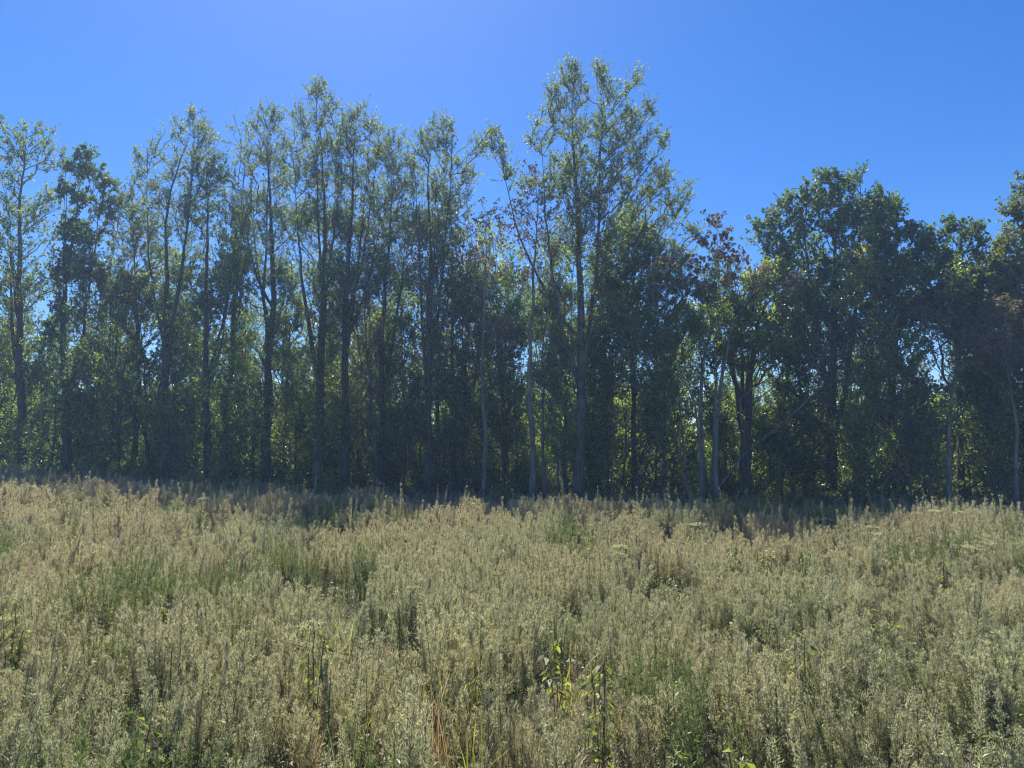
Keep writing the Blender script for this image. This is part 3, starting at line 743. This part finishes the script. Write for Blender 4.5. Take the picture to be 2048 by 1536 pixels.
def weed_clump(seed, n_stems, h, spread, fluff, top_mat=0, leafy=1.0, dens=1.0):
    rng = np.random.default_rng(seed); g = Geo()
    for _ in range(n_stems):
        hh = h * (.58 + .5 * rng.random()); a = rng.random() * 6.28; rr = spread * rng.random() ** .5
        b = np.array([cos(a) * rr, sin(a) * rr, 0]); lean = rng.normal(0, .095, 2) + b[:2] * .25
        K = 7; tt = np.linspace(0, 1, K)[:, None]
        S = b + np.concatenate([lean * hh * tt ** 1.6, hh * tt], 1) + np.concatenate([rng.normal(0, .004, (K, 2)), np.zeros((K, 1))], 1)
        prisms(g, S[:-1], S[1:], .0052 - .0040 * tt[:-1, 0], .0052 - .0040 * tt[1:, 0], 3, rng.random(), 2)
        # fine side branches
        nb = int(46 * dens * (.8 + .4 * rng.random())); u = .42 + .56 * rng.random(nb) ** .8
        O = np.stack([np.interp(u, tt[:, 0], S[:, k2]) for k2 in range(3)], 1)
        th = rng.random(nb) * 6.28; el = radians(63) + rng.normal(0, .2, nb)
        D = np.stack([np.cos(th) * np.cos(el), np.sin(th) * np.cos(el), np.sin(el)], 1)
        Lb = .9 * fluff * (1.12 - u) ** .7 * (.6 + .7 * rng.random(nb)) 
        E = O + D * Lb[:, None]
        prisms(g, O, E, .0012, .0007, 3, rng.random(), 2)
        m = 13
        f = .2 + .85 * rng.random((nb, m, 1)); PP = O[:, None] + (E - O)[:, None] * f + rng.normal(0, .008, (nb, m, 3))
        s = .0118 * (.6 + .8 * rng.random(nb * m))
        t = np.clip(rng.normal(.5, .2, nb * m), 0, 1)
        leaves(g, rng, PP.reshape(-1, 3), (D[:, None] + rng.normal(0, .38, (nb, m, 3))).reshape(-1, 3), s * 1.6, s * .38, t, top_mat)
        # narrow stem leaves
        nl = int(26 * leafy); u = .12 + .7 * rng.random(nl)
        O = np.stack([np.interp(u, tt[:, 0], S[:, k2]) for k2 in range(3)], 1)
        th = rng.random(nl) * 6.28
        D = np.stack([np.cos(th), np.sin(th), .7 + rng.normal(0, .4, nl)], 1)
        Ln = .055 * (.5 + rng.random(nl))
        leaves(g, rng, O, D, Ln, Ln * .2, rng.random(nl), 1, roll=.4)
    return g.mesh('weed_clump', [WEED_TOP, WEED_LOW, WEED_STEM])

def grass_tuft(seed, n, h, spread, mats, w=.006, arch=.5):
    rng = np.random.default_rng(seed); g = Geo()
    a = rng.random(n) * 6.28; rr = spread * rng.random(n) ** .6
    B = np.stack([np.cos(a) * rr, np.sin(a) * rr, np.zeros(n)], 1)
    th = rng.random(n) * 6.28; L_ = h * (.5 + .6 * rng.random(n)); ar = arch * (.3 + rng.random(n))
    K = 5; prev = None
    side = np.stack([-np.sin(th), np.cos(th), np.zeros(n)], 1)
    rows_ = []
    for k2 in range(K):
        t = k2 / (K - 1)
        hx = ar * L_ * t ** 1.9; z = L_ * (t - .38 * ar * t ** 2.6)
        c = B + np.stack([np.cos(th) * hx, np.sin(th) * hx, z], 1)
        ww = w * (1 - t ** 2.2) * .5 + .0006
        rows_ += [c - side * ww, c + side * ww]
    V = np.stack(rows_, 1).reshape(-1, 3)
    f = np.array([[2 * q, 2 * q + 1, 2 * q + 3, 2 * q + 2] for q in range(K - 1)])
    F = (f[None] + (np.arange(n) * 2 * K)[:, None, None]).reshape(-1, 4)
    g.add(V, F, np.repeat(rng.random(n), K - 1), 0)
    # seed sprays at the blade tips of a third of them
    m = n // 3; tip = V.reshape(n, 2 * K, 3)[:m, -1]
    PP = (tip[:, None] + rng.normal(0, .03, (m, 10, 3))).reshape(-1, 3)
    leaves(g, rng, PP, rng.normal(0, .5, PP.shape) + [0, 0, .8], .014, .006, rng.random(len(PP)), 0)
    return g.mesh('grass_tuft', mats)

def low_forb(seed):
    rng = np.random.default_rng(seed); g = Geo(); n = 150
    P = rng.normal(0, 1, (n, 3)) * [.16, .16, 0] + np.stack([np.zeros(n), np.zeros(n), rng.random(n) * .5], 1)
    leaves(g, rng, P, rng.normal(0, 1, (n, 3)) + [0, 0, .4], .05 * (.5 + rng.random(n)), .025, rng.random(n), 1, roll=.5)
    Q = P.copy(); Q[:, 2] = 0; Q[:, :2] *= .5
    prisms(g, Q[:50], P[:50], .002, .001, 3, .4, 2)
    return g.mesh('weed_clump', [WEED_TOP, WEED_LOW, WEED_STEM])

protos = [weed_clump(1, 6, 1.08, .17, .20), weed_clump(2, 7, 1.0, .2, .19), weed_clump(3, 5, 1.18, .15, .22), weed_clump(4, 7, .9, .2, .17),
          weed_clump(5, 5, 1.05, .16, .24, 0, .5), weed_clump(6, 6, .95, .2, .20, 0, .6),
          weed_clump(7, 5, 1.1, .14, .13, 1, 2.2, .8), weed_clump(8, 5, 1.2, .12, .11, 1, 2.6, .7),
          grass_tuft(21, 90, .95, .16, [GRASS_DRY]), grass_tuft(22, 80, .85, .2, [GRASS_DRY], arch=.8), low_forb(31), low_forb(32),
          weed_clump(12, 4, 1.42, .1, .2, 0, 1.6, .8), weed_clump(13, 3, 1.5, .1, .17, 0, 1.2, .9)]

def noise2(x, y, seed, scale):
    """smooth value noise"""
    r = np.random.default_rng(seed); G = r.random((128, 128))
    u = x / scale + 57.3; v = y / scale + 31.7
    i0 = np.floor(u).astype(int); j0 = np.floor(v).astype(int); fu = sstep(u - i0); fv = sstep(v - j0)
    g_ = lambda i_, j_: G[i_ % 128, j_ % 128]
    return (g_(i0, j0) * (1 - fu) + g_(i0 + 1, j0) * fu) * (1 - fv) + (g_(i0, j0 + 1) * (1 - fu) + g_(i0 + 1, j0 + 1) * fu) * fv

# small openings in the weeds where the single plants and the dark hollows are
SPOTS = [(206, 985, .5), (402, 1010, .5), (1178, 1045, .4), (1388, 1050, .4), (1470, 1090, .6), (1541, 1096, .35), (1602, 1108, .4), (1885, 1118, .4), (1762, 1215, .4), (1120, 1262, .4), (1205, 1330, .35),
         (330, 1205, .3), (850, 1272, .5), (745, 1330, .5), (945, 1290, .4), (30, 1215, .4), (500, 1050, .9), (1230, 1350, .3), (1440, 1340, .45), (1560, 1360, .5), (600, 1400, .45), (110, 1380, .4), (240, 1310, .35), (1590, 1070, .7), (560, 1180, .4), (960, 1380, .4), (1040, 1450, .3), (1700, 1400, .35), (1130, 1200, .35), (1860, 1290, .4)]
rng = np.random.default_rng(7)
def field_points(cell, y0=2.2, y1=52, margin=3.0):
    xs = np.arange(-46, 40, cell); ys = np.arange(y0, y1, cell)
    X, Y = np.meshgrid(xs, ys); X = X.ravel() + rng.uniform(-.5, .5, X.size) * cell; Y = Y.ravel() + rng.uniform(-.5, .5, Y.size) * cell
    k2 = (np.abs(X) < .76 * Y + margin) & (Y < edge_dist_x(X, Y) + 1.5)
    return X[k2], Y[k2]

X, Y = field_points(.33)
dens = .6 * noise2(X, Y, 1, 1.3) + .4 * noise2(X, Y, 2, .5)
keep = (dens > .37 + .05 * (Y < 16))
for px_, py_, rr_ in SPOTS:
    sx_, sy_ = on_field(px_, py_ + 10, 1.35)
    keep &= ~((np.abs(X - sx_) < rr_ * .8) & (Y < sy_ + .3) & (Y > sy_ - rr_ * 1.6))
X, Y = X[keep], Y[keep]
n = len(X)
kindn = .55 * noise2(X, Y, 3, 3.2) + .45 * noise2(X, Y, 4, 1.0)
r_ = rng.random(n)
# dry grass grows in patches: middle far edge, left far, right far corner, left middle
def blob(cx, cy, rx, ry): return np.exp(-(((X - cx) / rx) ** 2 + ((Y - cy) / ry) ** 2))
gx = lambda px, d: (px - 1024) / FPX * d
dry = 1.1 * blob(gx(960, 33), 33, 5.5, 6) + .9 * blob(gx(200, 33), 34, 9, 7) + 1.0 * blob(gx(1990, 31), 31, 3.5, 3) + .6 * blob(gx(860, 9), 9.0, 1.6, 1.4) + .35 * blob(gx(1850, 13), 12.5, 2, 1.8) + .35 * blob(gx(330, 18), 17, 3, 2)
which = rng.integers(0, 6, n)
which = np.where(kindn > .68, 6 + rng.integers(0, 2, n), which)
which = np.where((kindn < .40) & (r_ < .75), 4 + rng.integers(0, 2, n), which)
which = np.where(rng.random(n) < .55 * np.clip(dry, 0, 1), 8 + rng.integers(0, 2, n), which)
which = np.where((rng.random(n) < .05), 10 + rng.integers(0, 2, n), which)
which = np.where(rng.random(n) < .09 * (Y < edge_dist_x(X, Y) - 9), 12 + rng.integers(0, 2, n), which)
hvar = noise2(X, Y, 5, 2.0) * .5 + noise2(X, Y, 6, .75) * .5
s = .72 + .80 * hvar + rng.normal(0, .11, n) + .12 * (Y > edge_dist_x(X, Y) - 4)
size = np.stack([s * 1.0, s * 1.0, s * 1.07], 1)
turn = np.stack([rng.normal(0, .10, n), rng.normal(0, .10, n), rng.random(n) * 6.28], 1)
hn = noise2(X, Y, 8, 1.7)[:, None]; hb = noise2(X, Y, 9, .6)[:, None]
green = np.array([.90, 1.01, .88]); tan = np.array([1.15, 1.07, 1.0])
hn = np.clip(hn * np.clip(.45 + (Y - 6) / 26, .45, 1.25)[:, None], 0, 1); red = np.array([1.15, .86, .80])  # less tan towards the camera: shade among near plants put into their colour
hue = green * (1 - hn) + tan * hn
hue = hue * (.90 + .3 * hb)
hue = hue + np.clip(dry, 0, 1)[:, None] * np.array([.24, .19, .16])
hue = np.where(((which == 8) | (which == 9))[:, None], np.array([1.15, 1.1, 1.1]) * (.85 + .3 * hb), hue)
P = np.stack([X, Y, ground_z(X, Y) - .02], 1)
weed_mats = [WEED_TOP, WEED_LOW, WEED_STEM, GRASS_DRY]
weeds = scatter('field_weeds', protos, P, turn, size, which, hue, weed_mats)
weeds['label'] = 'dense field of tall fine seeded weeds in grey green and straw colours'

# low grass and litter between the weeds
X, Y = field_points(.42, 2.2, 40)
n = len(X)
pl = [grass_tuft(41, 60, .34, .2, [GRASS_DRY], .005, 1.2), grass_tuft(42, 60, .4, .22, [WEED_LOW], .006, .9), low_forb(33)]
low = scatter('ground_grass', pl, np.stack([X, Y, ground_z(X, Y) - .01], 1), np.stack([np.zeros(n), np.zeros(n), rng.random(n) * 6.28], 1),
              np.repeat(.7 + .6 * rng.random((n, 1)), 3, 1), rng.integers(0, 3, n), np.ones((n, 3)), [GRASS_DRY, WEED_LOW, WEED_TOP, WEED_STEM])
low['label'] = 'low dry grass and leaves on the soil between the weed stems'

# undergrowth of the wood
def bush(seed, h, w, n, mat):
    rng = np.random.default_rng(seed); g = Geo()
    m = n // 9
    u = rand_dirs(rng, m) * rng.random((m, 1)) ** .45
    C = u * [w, w, h * .52] + [0, 0, h * .52]
    C[:, 2] += rng.normal(0, .12, m); C[:, 2] = np.abs(C[:, 2])
    B = C * [.25, .25, 0]
    M = (B + C) / 2 + rng.normal(0, .1, C.shape)
    kk = rng.random(m) < .45
    prisms(g, B[kk], M[kk], .014, .009, 3, .5, 1); prisms(g, M[kk], C[kk], .009, .004, 3, .5, 1)
    PP = (C[:, None] + rng.normal(0, .17, (m, 9, 3))).reshape(-1, 3)
    ct = np.repeat(rng.random(m), 9) * .5 + rng.random(m * 9) * .5
    sz = .11 * (.6 + .7 * rng.random(m * 9))
    leaves(g, rng, PP, rng.normal(0, .8, PP.shape) + u.repeat(9, 0) * .5, sz, sz * .75, ct, 0, roll=.9)
    return g.mesh('bush', [mat, BARK_DARK])
bushes = [bush(61, 2.4, 1.3, 5000, LEAF_BUSH), bush(62, 3.4, 1.4, 6500, LEAF_BACK), bush(63, 1.5, 1.0, 2600, LEAF_BUSH), bush(64, 4.4, 1.3, 7500, LEAF_YELLOW), bush(65, 3.0, 1.5, 6000, LEAF_DARK)]
SHRUB = [(108, 'pale seedy shrub at the foot of the vine covered tree'), (172, 'leafy shrub right of the vine covered tree foot'), (238, 'green shrub below the bushy mid height tree'), (372, 'tall tan shrub right of the straight dark trunk foot'),
         (398, 'grey green shrub left of the spiky column tree foot'), (478, 'low shrub between the spiky column tree and the low forked tree'), (585, 'leafy shrub left of the thick grey trunk foot'), (660, 'leafy shrub between the two big neighbouring trunks'),
         (724, 'small dark shrub left of the leaning pale stem foot'), (812, 'shrub between the feathery slim tree and the straight centre left trunk'), (1010, 'low shaded shrub left of the pale straight trunk'), (1215, 'low dark shrub right of the tallest trunk foot'),
         (1338, 'leafy shrub left of the leaning thin pale stem foot'), (1530, 'brownish shrub right of the thick dark trunk foot'), (1640, 'leafy shrub below the great dark tree'), (1700, 'thin leafy shrub under the shoulder tree'), (1790, 'green shrub left of the forked pale tree'), (1930, 'pale leaved shrub right of the forked pale tree foot'), (1985, 'dark shrub near the right edge tree')]
SHM = [bush(66, 1.9, .75, 1900, LEAF_OLIVE), bush(67, 2.2, .6, 1700, LEAF_YELLOW), bush(68, 1.6, .9, 2000, LEAF_BUSH)]
for q, (bx, lab) in enumerate(SHRUB):
    d = edge_dist(bx) - 1.6 - (q % 3) * .7; x = (bx - 1024) / FPX * d
    o = put('edge_shrub', SHM[q % 3], None, (x, d, float(ground_z(x, d)) - .03)); o.rotation_euler = (0, 0, q * 1.7); s_ = .8 + .12 * (q % 4); o.scale = (s_, s_, s_)
    o['label'] = lab; o['category'] = 'shrub'; o['group'] = 'shrubs along the edge of the wood'
xs = np.arange(-46, 40, 1.35); ys = np.arange(0, 25, 1.7)
X, Y = np.meshgrid(xs, ys); X = X.ravel() + rng.uniform(-.6, .6, X.size); O_ = Y.ravel() + rng.uniform(-.7, .7, Y.size)
Y = edge_dist_x(X * .95, 0) + O_ + 1.2
k2 = (np.abs(X) < .78 * Y + 2) & (rng.random(len(X)) > .12)
X, Y, O_ = X[k2], Y[k2], O_[k2]; n = len(X)
which = rng.integers(0, 5, n); which = np.where(O_ < 1.6, np.where(rng.random(n) < .6, 2, 0), which)
s = (.75 + .5 * rng.random((n, 1))) * np.where(O_ < 1.2, .62, np.where(O_ > 12, 1.75, 1.0))[:, None]
und = scatter('undergrowth', bushes, np.stack([X, Y, ground_z(X, Y) - .05], 1), np.stack([np.zeros(n), np.zeros(n), rng.random(n) * 6.28], 1), np.repeat(s, 3, 1), which, np.ones((n, 3)), [LEAF_BUSH, LEAF_BACK, LEAF_YELLOW, LEAF_DARK, BARK_DARK])
und['label'] = 'tangled green undergrowth filling the shade between the tree trunks'

# ------------------------------------------------------------------ single plants that stand out in the field
def leafy_plant(seed, h, n_leaf, lsize, mat, droop=.6):
    rng = np.random.default_rng(seed); st = Geo(); lv = Geo()
    for q in range(3):
        a = rng.random() * 6.28; tip = np.array([cos(a) * .16, sin(a) * .16, h * (.8 + .2 * rng.random())]) if q else np.array([.02, 0, h])
        K = 8; t = np.linspace(0, 1, K)[:, None]
        S = tip * t + rng.normal(0, .008, (K, 3)) * (t > 0); prisms(st, S[:-1], S[1:], .006, .005, 5)
        u = .3 + .7 * rng.random(n_leaf); O = tip * u[:, None]; th = rng.random(n_leaf) * 6.28
        D = np.stack([np.cos(th), np.sin(th), -droop + rng.normal(0, .4, n_leaf)], 1)
        E = O + np.stack([np.cos(th), np.sin(th), .2 + 0 * th], 1) * .05
        prisms(st, O, E, .002, .0015, 3)
        Ls = lsize * (.6 + .6 * rng.random(n_leaf)); leaves(lv, rng, E, D, Ls, Ls * .42, np.clip(rng.normal(.6, .25, n_leaf), 0, 1), 0, roll=.5)
    return st.mesh('stem', [WEED_PLAIN]), lv.mesh('leaves', [mat])

WEED_PLAIN = leaf_mat('plant_stem', [(0, (.08, .07, .04)), (1, (.16, .13, .08))], .1, .04)
def single(name, label, cat, group, px, py, h, parts, names, rz=0, s=1.0):
    s = s * 1.12
    x, y = on_field(px, py, h * s)
    t = thing(name, label, cat, (x, y, float(ground_z(x, y)) - .02), group, rz); t.scale = (s, s, s)
    for me, nm in zip(parts, names):
        o = put(nm, me, t)
        if nm in ('flower_head', 'leaves'): o['kind'] = 'stuff'      # florets and leaflets far too small to pick apart
    return t

lp = [leafy_plant(71, 1.45, 26, .11, POKE), leafy_plant(72, 1.4, 34, .09, POKE), leafy_plant(73, 1.38, 22, .13, POKE)]
LEAFY = [(206, 985, 'yellow green leafy weed standing above pale grass on the far left', .98), (402, 1010, 'leafy green weed under white flower heads, left of the dark hollow', 1.0),
         (795, 1050, 'small yellowish leafy weed left of the pale grass patch', .9), (1178, 1045, 'leafy weed with a dark stem right of the pale grass patch', 1.0),
         (1388, 1050, 'hanging yellow green leafy weed in the right middle of the field', 1.0), (1462, 1085, 'bright leafy weed, the brighter of two side by side below the thick dark trunk', 1.05),
         (1484, 1098, 'bright leafy weed on the right of the pair below the thick dark trunk', .95), (1516, 1098, 'tiny leaved yellow weed right of the bright pair', .9),
         (1541, 1096, 'yellow leaved upright weed between the bright pair and the thin stalk', .9), (1602, 1108, 'leafy weed on a thin dark stalk below the great dark tree', 1.0),
         (1885, 1118, 'leafy weed with shrivelled dark seed heads near the right edge', 1.0), (1762, 1210, 'glossy bright green leafy clump low in the right foreground', .85),
         (1600, 1255, 'dull green leafy weed just left of the glossy bright clump', .9), (330, 1205, 'yellow tipped little leafy weed in the left middle field', .9),
         (1120, 1262, 'yellow green leafy patch at the centre of the foreground', .9), (1205, 1330, 'yellow leafed weed right of the central leafy patch', .9),
         (630, 1255, 'bright green narrow weed left of the yellow grass blades', .95), (1480, 1490, 'green leafy weed at the bottom edge right of centre', .95),
         (270, 1420, 'sunlit green weed low in the left foreground', .85), (30, 1215, 'dark green leafy weed beside a white flower head at the left edge', .9)]
for q, (px, py, lab, s) in enumerate(LEAFY):
    single('leafy_weed', lab, 'weed', 'leafy weeds standing out of the field', px, py, 1.42, lp[q % 3], ('stem', 'leaves'), q * 1.3, s)

def umbel_plant(seed, h=1.3):
    rng = np.random.default_rng(seed); st = Geo(); fl = Geo(); lv = Geo()
    S = np.array([[0, 0, 0], [.01, .01, h * .45], [0, .02, h * .78]]); prisms(st, S[:-1], S[1:], .006, .005, 5)
    for q in range(9):
        a = q * .7; r = .17 * (.25 + .75 * rng.random()); c = np.array([cos(a) * r, sin(a) * r, h - .02 - .10 * (r / .17) ** 2 * rng.random() - .05 * rng.random()])
        prisms(st, S[-1:] , c[None] - [0, 0, .015], .003, .0015, 4)
        m = 34; P_ = c + rng.normal(0, 1, (m, 3)) * [.035, .035, .006]
        leaves(fl, rng, P_, rng.normal(0, .6, (m, 3)) + [0, 0, .5], .015, .013, rng.random(m), 0)
    n = 22; u = .25 + .5 * rng.random(n); th = rng.random(n) * 6.28
    leaves(lv, rng, np.stack([0 * u, 0 * u, u * h], 1), np.stack([np.cos(th), np.sin(th), .1 + 0 * th], 1), .1, .022, rng.random(n), 0, roll=.3)
    return st.mesh('stem', [WEED_PLAIN]), fl.mesh('flower_head', [UMBEL]), lv.mesh('leaves', [POKE])
up = [umbel_plant(81), umbel_plant(82)]
UMB = [(408, 990, 'white flat flower head above the leafy green weed on the left'), (62, 968, 'white flat flower heads in the pale grass at the far left'),
       (22, 1182, 'broad white flower head at the left edge, middle of the field'), (14, 1222, 'small white flower head just below the broad one at the left edge'),
       (1240, 1082, 'white flower head right of the pale grass patch'), (1236, 1100, 'dull white flower head right below another near the centre right'),
       (1390, 1040, 'thin white flower head over the hanging yellow green weed'), (1652, 1032, 'thin white flower head at the shaded edge below the great dark tree'),
       (1744, 1045, 'bright white flower heads clustered below the shoulder tree'), (1757, 1060, 'white flower head on the right of the bright cluster'),
       (1868, 1014, 'white flower heads at the foot of the forked pale tree'), (1918, 1018, 'small white flower head right of the forked pale tree'),
       (1960, 1062, 'white flower head close to the pale grass corner on the right'), (1940, 1085, 'broad dull white flower head near the right edge'),
       (620, 1232, 'faint white flower head above the bright narrow weed'), (1975, 1078, 'white flower head lowest of the group near the right edge')]
for q, (px, py, lab) in enumerate(UMB):
    single('white_umbel_plant', lab, 'wildflower', 'white flat topped wildflowers in the field', px, py, 1.3, up[q % 2], ('stem', 'flower_head', 'leaves'), q * .9, 1 if py < 1100 else .9)

# yellow grass tufts
yg = [grass_tuft(91 + q, 18 + 4 * q, 1.4, .16, [GRASS_GREEN], .017, .55) for q in range(3)]
YG = [(850, 1262, 'bright yellow grass blades slanting up right at the bottom centre'), (900, 1300, 'yellow grass blades lying flat beside the slanting ones'), (945, 1285, 'upright yellow grass blades right of the slanting ones'),
      (735, 1330, 'dense yellow green grass tuft left of the slanting blades'), (790, 1330, 'yellow green grass tuft between the dark stems at bottom centre'), (960, 1400, 'pale yellow bent grass tuft near the bottom centre right'),
      (628, 1300, 'slim yellow green grass tuft by the bright narrow weed'), (693, 1205, 'single bright yellow blade tuft above the dense tuft'), (1780, 1165, 'long yellow blades leaning right in the right foreground'),
      (1700, 1180, 'short yellow blades left of the glossy leafy clump'), (2020, 1035, 'yellow blades in the pale grass corner on the right'), (30, 1000, 'yellow blades in the pale grass at the left edge'),
      (455, 1000, 'yellow blades right of the white flower head on the left'), (1140, 1270, 'yellow blades in the central leafy patch'), (700, 1480, 'yellow green blades at the bottom edge'),
      (560, 1060, 'thin straw blades over the dark hollow on the left')]
for q, (px, py, lab) in enumerate(YG):
    x, y = on_field(px, py, 1.15)
    o = put('yellow_grass_tuft', yg[q % 3], None, (x, y, float(ground_z(x, y)))); o.rotation_euler = (0, 0, q * 2.1)
    o['label'] = lab; o['category'] = 'grass tuft'; o['group'] = 'yellow grass tufts in the field'
    if q in (0, 8): o.rotation_euler = (0, .35, 0)

# dark spires
def spire(seed, h=1.35):
    rng = np.random.default_rng(seed); st = Geo(); lv = Geo()
    S = np.array([[0, 0, 0], [.01, 0, h * .5], [rng.normal(0, .03), 0, h]]); prisms(st, S[:-1], S[1:], .006, .003, 5)
    n = 190; u = .15 + .85 * rng.random(n); th = rng.random(n) * 6.28
    O = np.stack([np.interp(u, [0, .5, 1], S[:, k2]) for k2 in range(3)], 1)
    leaves(lv, rng, O, np.stack([np.cos(th), np.sin(th), .9 + .3 * rng.normal(size=n)], 1), .075 * (1.2 - u), .014, rng.random(n), 0, roll=.4)
    return st.mesh('stem', [WEED_PLAIN]), lv.mesh('leaves', [LEAF_DARK])
sp = [spire(95), spire(96, 1.25)]
SPI = [(150, 1075, 'dark green spire weed, taller of the pair in the left field'), (142, 1110, 'leaning dark spire weed left of the tall one in the left field'), (166, 1120, 'dark spire weed right of the tall one in the left field'),
       (277, 1110, 'dark leaning spire weed above the little yellow tipped weed'), (545, 1120, 'blue green thick spire weed below the dark hollow'), (760, 1200, 'tall dark green spire at the centre left foreground'),
       (800, 1215, 'dark green spire just right of the tall centre left one'), (1602, 1120, 'thin dark spire beside the stalk under the great dark tree'), (962, 1240, 'blue green spire right of the yellow blades'),
       (1345, 1290, 'dark spire in the shaded gap right of centre'), (1550, 1330, 'dark green spire in the largest shaded gap on the right'), (660, 1330, 'dark green spire left of the dense yellow tuft'),
       (345, 1290, 'short dark spire by the brown hollow in the left foreground'), (1880, 1090, 'dark spire left of the shrivelled seed heads')]
for q, (px, py, lab) in enumerate(SPI):
    single('spire_weed', lab, 'weed', 'dark spire shaped weeds', px, py, 1.35, sp[q % 2], ('stem', 'leaves'), q, 1)

# thin blue volume added to imitate veiling glare over the wood
def glare_haze_box():
    x0, x1, y0, y1, z0, z1 = -75, 75, -12, 110, -2.0, 34
    V = [(x, y, z) for z in (z0, z1) for y in (y0, y1) for x in (x0, x1)]
    F = [(0, 2, 3, 1), (4, 5, 7, 6), (0, 1, 5, 4), (2, 6, 7, 3), (0, 4, 6, 2), (1, 3, 7, 5)]
    me = bpy.data.meshes.new('glare_haze'); me.from_pydata(V, [], F)
    m, N, L = new_mat('glare_haze_volume')
    v = N.new('ShaderNodeVolumePrincipled'); v.inputs['Density'].default_value = 0.0011
    v.inputs['Color'].default_value = (.42, .64, 1, 1); v.inputs['Anisotropy'].default_value = 0.3
    o = N.new('ShaderNodeOutputMaterial'); L.new(v.outputs[0], o.inputs['Volume'])
    me.materials.append(m)
    h = put('glare_haze', me); h['kind'] = 'stuff'
glare_haze_box()
